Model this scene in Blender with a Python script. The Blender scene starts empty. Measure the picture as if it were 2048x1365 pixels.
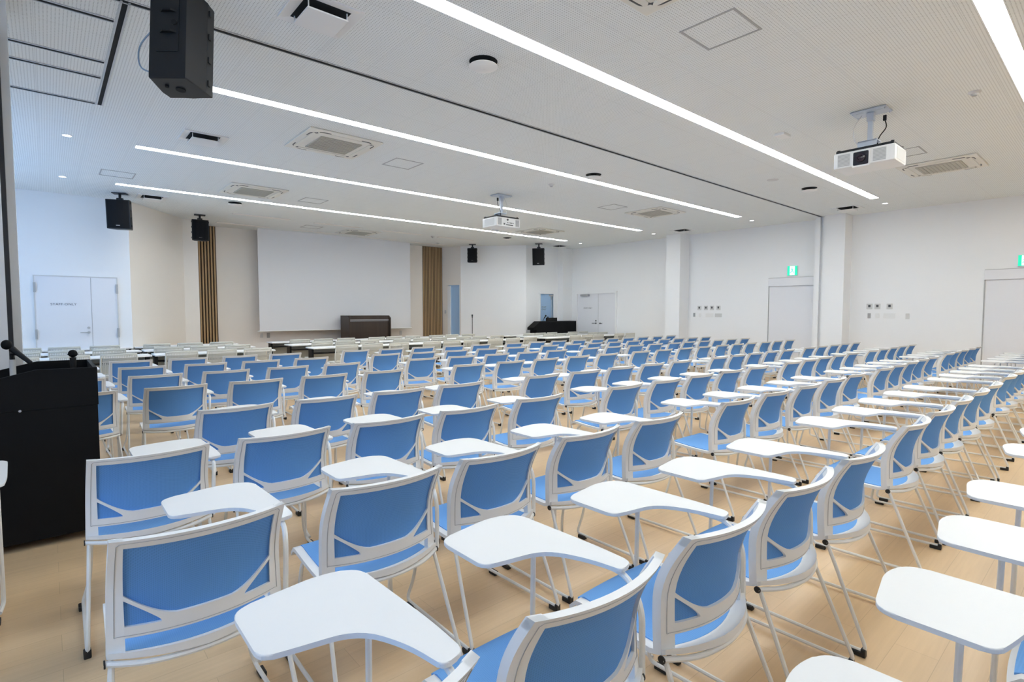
import bpy, bmesh, math, random
from mathutils import Vector, Matrix
random.seed(7)
C = bpy.context.scene.collection
PI = math.pi
# ------------------------------------------------------------------ camera
YAW, PIT, FPX = math.radians(40.94), math.radians(3.058), 1071.3
CZ, ZC = 1.42, 3.625                     # camera height, ceiling height
cam = bpy.data.cameras.new('camera'); camo = bpy.data.objects.new('camera', cam); C.objects.link(camo)
cam.sensor_width = 36.0; cam.sensor_fit = 'HORIZONTAL'; cam.lens = 36.0*FPX/2048.0; cam.clip_start = 0.05; cam.clip_end = 200
camo.location = (0, 0, CZ); camo.rotation_euler = (PI/2-PIT, 0, -YAW)
bpy.context.scene.camera = camo
# ------------------------------------------------------------------ world, exposure
w = bpy.data.worlds.new('world'); bpy.context.scene.world = w; w.use_nodes = True
bg = w.node_tree.nodes['Background']; bg.inputs[0].default_value = (0.30, 0.56, 1.0, 1); bg.inputs[1].default_value = 4.5
vs = bpy.context.scene.view_settings
vs.view_transform = 'Standard'; vs.look = 'None'; vs.gamma = 1; vs.use_curve_mapping = False; vs.exposure = -0.07
STRIP_E = 26.0      # emission of the ceiling strips
bpy.context.scene.cycles.max_bounces = 10
bpy.context.scene.cycles.diffuse_bounces = 8
bpy.context.scene.cycles.transparent_max_bounces = 16
bpy.context.scene.cycles.sample_clamp_indirect = 8
# portals at the three left-hand windows
WIN = [(0.6, 2.6), (7.7, 9.6), (10.0, 12.2)]
WX, WZ0, WZ1 = -1.6, 0.9, 3.3
for y0, y1 in WIN:
    l = bpy.data.lights.new('window_portal', 'AREA'); l.shape = 'RECTANGLE'; l.size = y1-y0; l.size_y = WZ1-WZ0; l.cycles.is_portal = True
    o = bpy.data.objects.new('window_portal', l); C.objects.link(o); o.location = (WX-0.12, (y0+y1)/2, (WZ0+WZ1)/2)
    o.rotation_euler = Vector((-1, 0, 0)).to_track_quat('Z', 'Y').to_euler()
    o.rotation_euler = (PI/2, 0, PI/2)  # faces +x
    o.rotation_euler = (0, -PI/2, 0)
    l.size, l.size_y = WZ1-WZ0, y1-y0

# ------------------------------------------------------------------ materials
def mat(name, col, rough=0.5, metal=0.0, emit=None, es=1.0, spec=None):
    m = bpy.data.materials.new(name); m.use_nodes = True; b = m.node_tree.nodes['Principled BSDF']
    b.inputs['Base Color'].default_value = (*col, 1); b.inputs['Roughness'].default_value = rough; b.inputs['Metallic'].default_value = metal
    if emit: b.inputs['Emission Color'].default_value = (*emit, 1); b.inputs['Emission Strength'].default_value = es
    if spec is not None: b.inputs['Specular IOR Level'].default_value = spec
    return m
def nd(m, t, **kw):
    n = m.node_tree.nodes.new(t)
    for k, v in kw.items(): setattr(n, k, v)
    return n
def mth(m, op, a, b=None, c=None):
    n = nd(m, 'ShaderNodeMath', operation=op); L = m.node_tree.links
    for i, v in enumerate((a, b, c)):
        if v is None: continue
        if isinstance(v, (int, float)): n.inputs[i].default_value = v
        else: L.new(v, n.inputs[i])
    return n.outputs[0]
def mixc(m, fac, c1, c2):
    n = nd(m, 'ShaderNodeMix', data_type='RGBA'); L = m.node_tree.links
    L.new(fac, n.inputs[0])
    for i, v in ((6, c1), (7, c2)):
        if isinstance(v, tuple): n.inputs[i].default_value = (*v, 1)
        else: L.new(v, n.inputs[i])
    return n.outputs[2]
def objxyz(m):
    tc = nd(m, 'ShaderNodeTexCoord'); s = nd(m, 'ShaderNodeSeparateXYZ'); m.node_tree.links.new(tc.outputs['Object'], s.inputs[0]); return tc, s
M = {}
def paint(name, col, rough=0.6):
    m = mat(name, col, rough); L = m.node_tree.links; b = m.node_tree.nodes['Principled BSDF']
    tc, s = objxyz(m); n = nd(m, 'ShaderNodeTexNoise'); n.inputs['Scale'].default_value = 160; L.new(tc.outputs['Object'], n.inputs[0])
    bp = nd(m, 'ShaderNodeBump'); bp.inputs['Strength'].default_value = 0.04; L.new(n.outputs[0], bp.inputs['Height']); L.new(bp.outputs[0], b.inputs['Normal'])
    return m
M['wall'] = paint('wall_paint', (0.86, 0.865, 0.87))
M['wall_warm'] = paint('wall_paint_warm', (0.85, 0.81, 0.76))
M['ceil_plain'] = paint('plain_ceiling_board', (0.74, 0.73, 0.70))
# perforated ceiling board
m = mat('perforated_board', (0.74, 0.73, 0.71), 0.8); L = m.node_tree.links; b = m.node_tree.nodes['Principled BSDF']; tc, s = objxyz(m)
P_ = 0.02275
fx = mth(m, 'SUBTRACT', mth(m, 'FRACT', mth(m, 'DIVIDE', s.outputs[0], P_)), 0.5)
fy = mth(m, 'SUBTRACT', mth(m, 'FRACT', mth(m, 'DIVIDE', s.outputs[1], P_)), 0.5)
rr = mth(m, 'SQRT', mth(m, 'ADD', mth(m, 'MULTIPLY', fx, fx), mth(m, 'MULTIPLY', fy, fy)))
hole = mth(m, 'LESS_THAN', rr, 0.18)
sx = mth(m, 'LESS_THAN', mth(m, 'ABSOLUTE', mth(m, 'SUBTRACT', mth(m, 'FRACT', mth(m, 'DIVIDE', s.outputs[0], 0.455)), 0.5)), 0.4965)
sy = mth(m, 'LESS_THAN', mth(m, 'ABSOLUTE', mth(m, 'SUBTRACT', mth(m, 'FRACT', mth(m, 'DIVIDE', s.outputs[1], 0.91)), 0.5)), 0.498)
seam = mth(m, 'SUBTRACT', 1.0, mth(m, 'MULTIPLY', sx, sy))
c1 = mixc(m, hole, (0.82, 0.845, 0.835), (0.41, 0.42, 0.41))
L.new(mixc(m, mth(m, 'MULTIPLY', seam, 0.35), c1, (0.4, 0.4, 0.39)), b.inputs['Base Color']); M['ceil'] = m
# maple plank floor
m = mat('maple_floor', (0.6, 0.43, 0.27), 0.33); L = m.node_tree.links; b = m.node_tree.nodes['Principled BSDF']
tc = nd(m, 'ShaderNodeTexCoord'); mp = nd(m, 'ShaderNodeMapping'); mp.inputs['Rotation'].default_value = (0, 0, 0); L.new(tc.outputs['Object'], mp.inputs[0])
br = nd(m, 'ShaderNodeTexBrick'); L.new(mp.outputs[0], br.inputs[0]); br.inputs['Scale'].default_value = 1.0
br.inputs['Brick Width'].default_value = 0.9; br.inputs['Row Height'].default_value = 0.1515; br.inputs['Mortar Size'].default_value = 0.0012
br.inputs['Color1'].default_value = (0.72, 0.525, 0.315, 1); br.inputs['Color2'].default_value = (0.67, 0.48, 0.28, 1); br.inputs['Mortar'].default_value = (0.55, 0.385, 0.22, 1)
mp2 = nd(m, 'ShaderNodeMapping'); mp2.inputs['Scale'].default_value = (1.2, 22, 1); L.new(tc.outputs['Object'], mp2.inputs[0])
n = nd(m, 'ShaderNodeTexNoise'); n.inputs['Scale'].default_value = 2.5; n.inputs['Detail'].default_value = 6; L.new(mp2.outputs[0], n.inputs[0])
g = mth(m, 'MULTIPLY', mth(m, 'SUBTRACT', n.outputs[0], 0.35), 0.6)
L.new(mixc(m, g, br.outputs[0], (0.48, 0.33, 0.19)), b.inputs['Base Color']); M['floor'] = m
M['plastic'] = mat('white_plastic', (0.80, 0.80, 0.79), 0.38)
M['tube'] = mat('white_painted_steel', (0.78, 0.78, 0.76), 0.3)
M['tablet'] = mat('white_laminate', (0.76, 0.765, 0.76), 0.42)
M['table_white'] = mat('white_table_laminate', (0.86, 0.86, 0.85), 0.4)
M['rubber'] = mat('black_rubber', (0.012, 0.012, 0.013), 0.5)
M['black'] = mat('black_paint', (0.006, 0.006, 0.007), 0.5, spec=.3)
M['black_lam'] = mat('black_laminate', (0.0035, 0.0035, 0.004), 0.6, spec=.18)
M['speaker'] = mat('speaker_shell', (0.011, 0.012, 0.014), 0.42, spec=.35)
M['grille'] = mat('speaker_grille', (0.004, 0.004, 0.005), 0.7, spec=.2)
M['steel'] = mat('brushed_steel', (0.55, 0.57, 0.60), 0.35, 0.8)
M['silver'] = mat('silver_paint', (0.55, 0.60, 0.68), 0.35, 0.3)
M['dark_metal'] = mat('dark_metal', (0.10, 0.10, 0.10), 0.45, 0.5)
M['grey'] = mat('grey_plastic', (0.40, 0.40, 0.40), 0.5)
M['lightgrey'] = mat('light_grey_plastic', (0.62, 0.62, 0.61), 0.5)
M['cream'] = mat('cream_plastic', (0.76, 0.74, 0.67), 0.5)
M['ink'] = mat('grey_lettering', (0.16, 0.16, 0.17), 0.6)
M['screen'] = mat('screen_fabric', (0.80, 0.805, 0.83), 0.9)
M['door'] = mat('door_leaf', (0.79, 0.795, 0.825), 0.5)
M['door_daylit'] = mat('daylit_door_leaf', (0.36, 0.54, 0.78), 0.5)  # daylight on the door leaves put into their blue base colour
M['emit'] = mat('light_panel', (1, 1, 1), 0.5, emit=(0.965, 1.0, 0.985), es=STRIP_E)
M['dl'] = mat('downlight_lens', (1, 1, 1), 0.5, emit=(1, 0.97, 0.92), es=9)
M['slot'] = mat('unlit_light_cover', (0.85, 0.82, 0.77), 0.4)
M['hole'] = mat('dark_recess', (0.006, 0.006, 0.006), 0.9)
M['exitg'] = mat('exit_sign_green', (0.0, 0.5, 0.3), 0.5, emit=(0.02, 0.72, 0.42), es=0.9)
M['exitw'] = mat('exit_sign_white', (0.9, 1, 0.95), 0.5, emit=(0.75, 1.0, 0.93), es=1.0)
M['lens'] = mat('projector_lens', (0.02, 0.02, 0.03), 0.08)
M['brown'] = None
def fabric(name, base, dark, pitch, rough=0.75, k=0.28):
    m = mat(name, base, rough); L = m.node_tree.links; b = m.node_tree.nodes['Principled BSDF']; tc, s = objxyz(m)
    mx = mth(m, 'MAXIMUM', mth(m, 'ABSOLUTE', mth(m, 'SUBTRACT', mth(m, 'FRACT', mth(m, 'DIVIDE', s.outputs[0], pitch)), 0.5)),
             mth(m, 'ABSOLUTE', mth(m, 'SUBTRACT', mth(m, 'FRACT', mth(m, 'DIVIDE', mth(m, 'ADD', s.outputs[1], s.outputs[2]), pitch)), 0.5)))
    L.new(mixc(m, mth(m, 'LESS_THAN', mx, k), base, dark), b.inputs['Base Color']); return m
M['blue'] = fabric('blue_mesh', (0.110, 0.310, 0.69), (0.085, 0.255, 0.60), 0.0052)
M['blue_seat'] = fabric('blue_seat_mesh', (0.15, 0.38, 0.76), (0.12, 0.33, 0.70), 0.0052)
# pale perforated plastic with real openings
m = mat('pale_grid_plastic', (0.62, 0.62, 0.56), 0.5); L = m.node_tree.links; b = m.node_tree.nodes['Principled BSDF']; tc, s = objxyz(m)
hx = mth(m, 'LESS_THAN', mth(m, 'ABSOLUTE', mth(m, 'SUBTRACT', mth(m, 'FRACT', mth(m, 'DIVIDE', s.outputs[0], 0.021)), 0.5)), 0.26)
hz = mth(m, 'LESS_THAN', mth(m, 'ABSOLUTE', mth(m, 'SUBTRACT', mth(m, 'FRACT', mth(m, 'DIVIDE', s.outputs[2], 0.021)), 0.5)), 0.30)
tr = nd(m, 'ShaderNodeBsdfTransparent'); mx = nd(m, 'ShaderNodeMixShader'); L.new(mth(m, 'MULTIPLY', hx, hz), mx.inputs[0]); L.new(b.outputs[0], mx.inputs[1]); L.new(tr.outputs[0], mx.inputs[2])
L.new(mx.outputs[0], m.node_tree.nodes['Material Output'].inputs[0]); M['grid'] = m
M['pale'] = mat('pale_plastic', (0.64, 0.64, 0.585), 0.5)
# dark walnut
m = mat('dark_walnut', (0.03, 0.018, 0.012), 0.4); L = m.node_tree.links; b = m.node_tree.nodes['Principled BSDF']; tc, s = objxyz(m)
mp = nd(m, 'ShaderNodeMapping'); mp.inputs['Scale'].default_value = (14, 14, 0.5); L.new(tc.outputs['Object'], mp.inputs[0])
n = nd(m, 'ShaderNodeTexNoise'); n.inputs['Scale'].default_value = 1.6; n.inputs['Detail'].default_value = 5; L.new(mp.outputs[0], n.inputs[0])
L.new(mixc(m, n.outputs[0], (0.022, 0.014, 0.010), (0.058, 0.035, 0.024)), b.inputs['Base Color']); M['brown'] = m
m = mat('oak_slat', (0.40, 0.25, 0.12), 0.5); L = m.node_tree.links; b = m.node_tree.nodes['Principled BSDF']; tc, s = objxyz(m)
mp = nd(m, 'ShaderNodeMapping'); mp.inputs['Scale'].default_value = (30, 30, 1); L.new(tc.outputs['Object'], mp.inputs[0])
n = nd(m, 'ShaderNodeTexNoise'); n.inputs['Scale'].default_value = 1.5; L.new(mp.outputs[0], n.inputs[0])
L.new(mixc(m, n.outputs[0], (0.36, 0.23, 0.11), (0.52, 0.36, 0.19)), b.inputs['Base Color']); M['oak'] = m
M['oak_dark'] = mat('stained_backing', (0.035, 0.017, 0.007), 0.6)
M['stage'] = mat('stage_floor', (0.55, 0.36, 0.20), 0.4)
# window glass: clear sheet with a faint reflection
m = bpy.data.materials.new('window_glass'); m.use_nodes = True; L = m.node_tree.links
tr = nd(m, 'ShaderNodeBsdfTransparent'); gl = nd(m, 'ShaderNodeBsdfGlossy'); gl.inputs['Roughness'].default_value = 0.02; mx = nd(m, 'ShaderNodeMixShader'); mx.inputs[0].default_value = 0.06
L.new(tr.outputs[0], mx.inputs[1]); L.new(gl.outputs[0], mx.inputs[2]); L.new(mx.outputs[0], m.node_tree.nodes['Material Output'].inputs[0]); M['glass'] = m

# ------------------------------------------------------------------ mesh helpers
def obj(name, bm, m, parent=None, smooth=False):
    me = bpy.data.meshes.new(name); bmesh.ops.recalc_face_normals(bm, faces=bm.faces); bm.to_mesh(me); bm.free()
    if isinstance(m, (list, tuple)):
        for x in m: me.materials.append(x)
    else: me.materials.append(m)
    if smooth:
        for p in me.polygons: p.use_smooth = True
        me.set_sharp_from_angle(angle=math.radians(38))
    o = bpy.data.objects.new(name, me); C.objects.link(o)
    if parent: o.parent = parent
    return o
def box(bm, x0, x1, y0, y1, z0, z1, mi=0, bev=0, mtx=None):
    r = bmesh.ops.create_cube(bm, size=1.0); v = r['verts']
    for q in v: q.co = Vector((x0+(q.co.x+.5)*(x1-x0), y0+(q.co.y+.5)*(y1-y0), z0+(q.co.z+.5)*(z1-z0)))
    fs = list({f for q in v for f in q.link_faces})
    for f in fs: f.material_index = mi
    if bev:
        es = list({e for f in fs for e in f.edges})
        rr = bmesh.ops.bevel(bm, geom=es, offset=bev, segments=2, affect='EDGES', profile=0.5)
        v = list({q for f in rr['faces'] for q in f.verts} | {q for q in v if q.is_valid})
        for f in rr['faces']: f.material_index = mi
        v = list({q for q in v if q.is_valid} | {q for x in v if x.is_valid for f in x.link_faces for q in f.verts})
    if mtx is not None: bmesh.ops.transform(bm, matrix=mtx, verts=v)
    return v
def Box(x0, x1, y0, y1, z0, z1, **k):
    bm = bmesh.new(); box(bm, x0, x1, y0, y1, z0, z1, **k); return bm
def smoothpath(pts, n=4):
    """round the interior corners of a polyline; pts: (x,y,z[,radius])"""
    out = []
    P = [Vector(p[:3]) for p in pts]
    for i, p in enumerate(P):
        r = pts[i][3] if len(pts[i]) > 3 else 0
        if i in (0, len(P)-1) or r == 0: out.append(p); continue
        a = (P[i-1]-p); c = (P[i+1]-p); r1 = min(r, a.length*.48, c.length*.48); a = p+a.normalized()*r1; c = p+c.normalized()*r1
        for k in range(n+1):
            t = k/n; out.append(a*(1-t)**2+p*2*t*(1-t)+c*t*t)
    return out
def tube(bm, pts, r=0.008, seg=8, n=4, cap=True, mi=0, rs=None):
    P = smoothpath(pts, n); rings = []; up = None
    for i, p in enumerate(P):
        d = ((P[min(i+1, len(P)-1)]-P[max(i-1, 0)])).normalized()
        if up is None: up = d.orthogonal().normalized()
        up = (up-d*up.dot(d)).normalized(); s = d.cross(up)
        rad = rs[i] if rs else r
        rings.append([bm.verts.new(p+(up*math.cos(2*PI*k/seg)+s*math.sin(2*PI*k/seg))*rad) for k in range(seg)])
    for a, b in zip(rings, rings[1:]):
        for k in range(seg): bm.faces.new((a[k], a[(k+1) % seg], b[(k+1) % seg], b[k])).material_index = mi
    if cap: bm.faces.new(rings[0][::-1]).material_index = mi; bm.faces.new(rings[-1]).material_index = mi
def lathe(bm, prof, seg=24, c=(0, 0, 0), mi=0, axis='Z', caps=True):
    """prof: (r,z) list"""
    rings = []
    for r, z in prof:
        ring = []
        for k in range(seg):
            a = 2*PI*k/seg; v = Vector((r*math.cos(a), r*math.sin(a), z))
            if axis == 'X': v = Vector((v.z, v.x, v.y))
            if axis == 'Y': v = Vector((v.x, v.z, v.y))
            ring.append(bm.verts.new(v+Vector(c)))
        rings.append(ring)
    for a, b in zip(rings, rings[1:]):
        for k in range(seg): bm.faces.new((a[k], a[(k+1) % seg], b[(k+1) % seg], b[k])).material_index = mi
    for q in ((rings[0], rings[-1]) if caps else ()):
        try: bm.faces.new(q).material_index = mi
        except ValueError: pass
def prism(bm, pts, z0, z1, mi=0, bev=0.0):
    """vertical prism over an outline"""
    a = [bm.verts.new((x, y, z0)) for x, y in pts]; b = [bm.verts.new((x, y, z1)) for x, y in pts]; n = len(pts)
    fs = [bm.faces.new(a[::-1]), bm.faces.new(b)]
    for i in range(n): fs.append(bm.faces.new((a[i], a[(i+1) % n], b[(i+1) % n], b[i])))
    for f in fs: f.material_index = mi
    if bev:
        es = [e for e in fs[1].edges]+[e for e in fs[0].edges]
        bmesh.ops.bevel(bm, geom=es, offset=bev, segments=2, affect='EDGES', profile=0.5)
def round_poly(pts, n=6):
    """pts (x,y,r) -> outline"""
    o = []; N = len(pts)
    for i in range(N):
        p = Vector(pts[i][:2]); r = pts[i][2]; a = Vector(pts[i-1][:2])-p; c = Vector(pts[(i+1) % N][:2])-p
        if r == 0: o.append(tuple(p)); continue
        r1 = min(r, a.length*.49, c.length*.49); a = p+a.normalized()*r1; c = p+c.normalized()*r1
        for k in range(n+1):
            t = k/n; q = a*(1-t)**2+p*2*t*(1-t)+c*t*t; o.append((q.x, q.y))
    return o
def empty(name, loc=(0, 0, 0), rz=0):
    o = bpy.data.objects.new(name, None); C.objects.link(o); o.location = loc; o.rotation_euler = (0, 0, rz); o.empty_display_size = 0.1; return o
def tag(o, label, cat, group=None, kind=None):
    o['label'] = label; o['category'] = cat
    if group: o['group'] = group
    if kind: o['kind'] = kind
    return o
def struct(name, bm, m, parent=None, **k):
    o = obj(name, bm, m, parent, **k); o['kind'] = 'structure'; return o
def copy_tree(o, parent=None):
    c = o.copy(); C.objects.link(c)
    if parent: c.parent = parent
    for ch in list(o.children): copy_tree(ch, c)
    return c
def text_mesh(body, size, m, parent, loc, rot, name='lettering'):
    cu = bpy.data.curves.new(name, 'FONT'); cu.body = body; cu.size = size; cu.extrude = 0.0008; cu.align_x = 'CENTER'; cu.align_y = 'CENTER'; cu.space_character = 1.1
    o = bpy.data.objects.new(name, cu); C.objects.link(o); dg = bpy.context.evaluated_depsgraph_get(); me = bpy.data.meshes.new_from_object(o.evaluated_get(dg))
    C.objects.unlink(o); bpy.data.objects.remove(o); me.name = name; me.materials.clear(); me.materials.append(m)
    q = bpy.data.objects.new(name, me); C.objects.link(q); q.location = loc; q.rotation_euler = rot
    if parent: q.parent = parent
    return q
def proj(p):
    x, y, z = p[0], p[1], p[2]-CZ; cy, sy = math.cos(YAW), math.sin(YAW); cp, sp = math.cos(PIT), math.sin(PIT)
    f = sy*cp*x+cy*cp*y-sp*z; r = cy*x-sy*y; u = sy*sp*x+cy*sp*y+cp*z
    return (1024+FPX*r/f, 682.5-FPX*u/f, f) if f > 0.05 else (1e6, 1e6, f)

# ------------------------------------------------------------------ room shell
XL, XR, YB, YF = -1.6, 13.95, -4.5, 15.5
struct('floor', Box(XL-.2, XR+.2, YB-.2, YF+.4, -.12, 0), M['floor'])
STRIPS = [11.51, 8.77, 6.035, 3.335, 0.75, -1.95]
SX0, SX1, SU, SW = 0.972, 12.2, 11.228/9, 0.15
# ceiling: perforated board, cut around the light troughs
bm = bmesh.new(); ys = sorted(STRIPS); yy = YB-.2
for y in ys:
    box(bm, XL-.2, XR+.2, yy, y-SW/2, ZC, ZC+.1); box(bm, XL-.2, SX0, y-SW/2, y+SW/2, ZC, ZC+.1); box(bm, SX1, XR+.2, y-SW/2, y+SW/2, ZC, ZC+.1); yy = y+SW/2
box(bm, XL-.2, XR+.2, yy, YF+.4, ZC, ZC+.1)
struct('ceiling', bm, M['ceil'])
T = 0.15
# left wall with the window openings
bm = bmesh.new(); box(bm, XL-T, XL, YB, 13.1, 0, WZ0); box(bm, XL-T, XL, YB, 13.1, WZ1, ZC); yy = YB
for y0, y1 in WIN: box(bm, XL-T, XL, yy, y0, WZ0, WZ1); yy = y1
box(bm, XL-T, XL, yy, 13.1, WZ0, WZ1); struct('wall_left', bm, M['wall'])
struct('wall_right', Box(XR, XR+T, YB, 13.1, 0, ZC), M['wall'])
struct('wall_back', Box(XL-T, XR+T, YB-T, YB, 0, ZC), M['wall'])
struct('wall_front', Box(2.6, 10.5, YF, YF+T, 0, ZC), M['wall_warm'])
struct('wall_front_left', Box(XL-T, 1.287, 13.1, 13.1+T, 0, ZC), M['wall'])
BD = (12.62, 13.24, 2.05)   # daylit door opening in the front right wall
bm = bmesh.new(); box(bm, 11.98, BD[0], 13.1, 13.1+T, 0, ZC); box(bm, BD[1], XR+T, 13.1, 13.1+T, 0, ZC); box(bm, BD[0], BD[1], 13.1, 13.1+T, BD[2], ZC); struct('wall_front_right', bm, M['wall'])
def slant(name, a, b, m, th=T):
    a = Vector(a); b = Vector(b); d = (b-a).normalized(); n = Vector((-d.y, d.x)); 
    if n.y < 0: n = -n
    bm = bmesh.new(); prism(bm, [tuple(a), tuple(b), tuple(b+n*th), tuple(a+n*th)], 0, ZC); return struct(name, bm, m)
slant('wall_stage_left', (1.287, 13.1), (2.50, 14.72), M['wall_warm'])
slant('wall_stage_right', (11.98, 13.1), (10.50, 14.72), M['wall'])
struct('wall_stage_left_return', Box(2.45, 2.79, 14.7, YF+T, 0, ZC), M['wall_warm'])
# right return wall with an open doorway lined in pale frame
def rw(y): return 10.27+(15.5-y)/(15.5-14.72)*0.23
a = Vector((10.27, 15.5)); b = Vector((10.50, 14.72)); d = (b-a); n = Vector((1, .3)).normalized()*.12
bm = bmesh.new()
for t0, t1, z0, z1 in ((0, .30, 0, ZC), (.96, 1, 0, ZC), (.30, .96, 2.34, ZC)):
    p, q = a+d*t0, a+d*t1; prism(bm, [tuple(p), tuple(q), tuple(q+n), tuple(p+n)], z0, z1)
struct('wall_stage_right_return', bm, M['wall_warm'])
p, q = a+d*.30, a+d*.96
door = struct('door_4', (lambda bm: (prism(bm, [tuple(p+n*.5), tuple(q+n*.5), tuple(q+n*.9), tuple(p+n*.9)], 0, 2.34), bm)[1])(bmesh.new()), M['door_daylit'])  # slab filling the doorway, its blue is painted daylight too
bm = bmesh.new(); e = d.normalized()*.10
prism(bm, [tuple(p-n*.03), tuple(p+e-n*.03), tuple(p+e+n*.9), tuple(p+n*.9)], 0, 2.32)
e2 = d.normalized()*.025; prism(bm, [tuple(q-e2-n*.05), tuple(q-n*.05), tuple(q+n*.9), tuple(q-e2+n*.9)], 0, 2.36)
struct('door_frame', bm, M['wall'], door)
# columns
def column(nm, x0, y0, y1): struct(nm, Box(x0, XR+.01, y0, y1, 0, ZC), M['wall'])
column('trim_1', 13.47, 8.336, 8.79); column('trim_2', 13.49, 4.232, 4.655); column('trim_3', 13.47, 12.86, 13.11)
bm = bmesh.new(); box(bm, 13.62, XR, 4.66, 4.735, 0, ZC); box(bm, 13.66, XR, 4.735, 4.775, 0, ZC); box(bm, 13.58, XR, 4.775, 4.87, 0, ZC); box(bm, 13.80, XR, 4.87, 4.97, 0, ZC)
struct('trim_4', bm, M['wall'])
for nm, args in dict(baseboard_right=(XR-.012, XR, YB, 13.1), baseboard_left=(XL, XL+.012, YB, 13.1), baseboard_front=(2.8, 10.25, YF-.012, YF)).items():
    z0 = 0.40 if nm == 'baseboard_front' else 0
    struct(nm, Box(*args, z0, z0+.06), M['lightgrey'])
# stage
bm = bmesh.new(); prism(bm, [(2.79, 15.5), (2.79, 14.75), (2.56, 14.72), (2.3, 14.40), (10.75, 14.40), (10.46, 14.70), (10.26, 15.49)], 0, 0.40)
struct('stage', bm, M['stage'])
# windows: frames, panes
for i, (y0, y1) in enumerate(WIN):
    bm = bmesh.new(); f = .05; x0, x1 = XL-.11, XL-.04
    for a_, b_ in ((y0, y0+f), (y1-f, y1), ((y0+y1)/2-f/2, (y0+y1)/2+f/2)): box(bm, x0, x1, a_, b_, WZ0, WZ1)
    box(bm, x0, x1, y0, y1, WZ0, WZ0+f); box(bm, x0, x1, y0, y1, WZ1-f, WZ1)
    o = struct('window_%d' % (i+1), bm, M['black']); struct('pane', Box(x0+.03, x0+.036, y0+f, y1-f, WZ0+f, WZ1-f), M['glass'], o)

# ------------------------------------------------------------------ doors
def hinge_bm(bm, x, y, z): box(bm, x-.018, x+.018, y-.02, y, z-.09, z+.09, bev=.004)
# staff door, front left
d1 = struct('door_1', Box(-.151, 1.053, 13.085, 13.099, 0.01, 2.088), M['door'])
bm = bmesh.new(); box(bm, -.17, -.151, 13.075, 13.1, 0, 2.105); box(bm, 1.053, 1.072, 13.075, 13.1, 0, 2.105); box(bm, -.151, 1.053, 13.075, 13.1, 2.088, 2.105); obj('door_frame', bm, M['lightgrey'], d1)
bm = bmesh.new(); box(bm, .653, .659, 13.08, 13.086, 0.01, 2.08); obj('leaf_gap', bm, M['grey'], d1)
for x in (-.155, 1.057):
    for z in (1.88, 1.02): 
        bm = bmesh.new(); hinge_bm(bm, x, 13.078, z); obj('hinge', bm, M['grey'], d1)
def lever(parent, x, z, s=1, y=13.084):
    bm = bmesh.new(); lathe(bm, [(0, -.01), (.026, -.01), (.026, 0)], 16, (x, y, z), axis='Y'); tube(bm, [(x, y, z), (x, y-.05, z, .02), (x-s*.13, y-.05, z)], .009); obj('door_handle', bm, M['steel'], parent, smooth=True)
    bm = bmesh.new(); lathe(bm, [(0, -.012), (.024, -.012), (.024, 0)], 16, (x, y, z+.085), axis='Y'); obj('lock_cylinder', bm, M['steel'], parent)
lever(d1, .60, 1.04)
text_mesh('STAFF ONLY', .062, M['ink'], d1, (.245, 13.083, 1.572), (PI/2, 0, 0))
# double staff door, right wall far end
d2 = struct('door_2', Box(XR-.012, XR-.001, 10.942, 12.586, 0.01, 2.05), M['door'])
bm = bmesh.new(); box(bm, XR-.05, XR, 10.88, 10.942, 0, 2.11); box(bm, XR-.05, XR, 12.586, 12.65, 0, 2.11); box(bm, XR-.05, XR, 10.942, 12.586, 2.05, 2.11); obj('door_frame', bm, M['wall'], d2)
bm = bmesh.new(); box(bm, XR-.016, XR-.011, 11.66, 11.666, 0.01, 2.04); obj('leaf_gap', bm, M['grey'], d2)
bm = bmesh.new(); box(bm, XR-.09, XR-.012, 12.05, 12.40, 1.97, 2.03); obj('door_closer', bm, M['grey'], d2)
for yy_, s_ in ((11.76, 1), (11.58, -1)):
    bm = bmesh.new(); lathe(bm, [(0, 0), (.026, 0), (.026, -.012), (0, -.012)], 14, (XR-.012, yy_, 1.055), axis='X'); tube(bm, [(XR-.02, yy_, 1.055), (XR-.07, yy_, 1.055, .02), (XR-.07, yy_+s_*.13, 1.055)], .009); obj('door_handle', bm, M['dark_metal'], d2, smooth=True)
bm = bmesh.new(); lathe(bm, [(0, 0), (.024, 0), (.024, -.012), (0, -.012)], 14, (XR-.012, 11.76, 1.14), axis='X'); obj('lock_cylinder', bm, M['dark_metal'], d2)
text_mesh('STAFF ONLY', .062, M['ink'], d2, (XR-.014, 12.12, 1.565), (PI/2, 0, -PI/2))
# sliding doors, right wall
def slider(nm, y0, y1, zt, zh):
    bm = bmesh.new(); box(bm, XR-.006, XR-.001, y0, y1-.03, 0.01, zt); d = struct(nm, bm, M['door'])
    bm = bmesh.new(); box(bm, XR-.05, XR, y0-.0, y1, zt+.012, zh, bev=.004); obj('header_cover', bm, M['door'], d)
    bm = bmesh.new(); box(bm, XR-.052, XR, y0, y1, zh, zh+.007); obj('header_shadow_line', bm, M['grey'], d)  # thin grey strip on top draws the header's shadow line
    bm = bmesh.new(); box(bm, XR-.014, XR, y1-.012, y1+.006, 0, zt+.01); obj('door_jamb', bm, M['grey'], d); return d
slider('door_3', 4.98, 6.07, 2.065, 2.28); slider('door_5', 0.55, 1.90, 2.045, 2.25)
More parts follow.
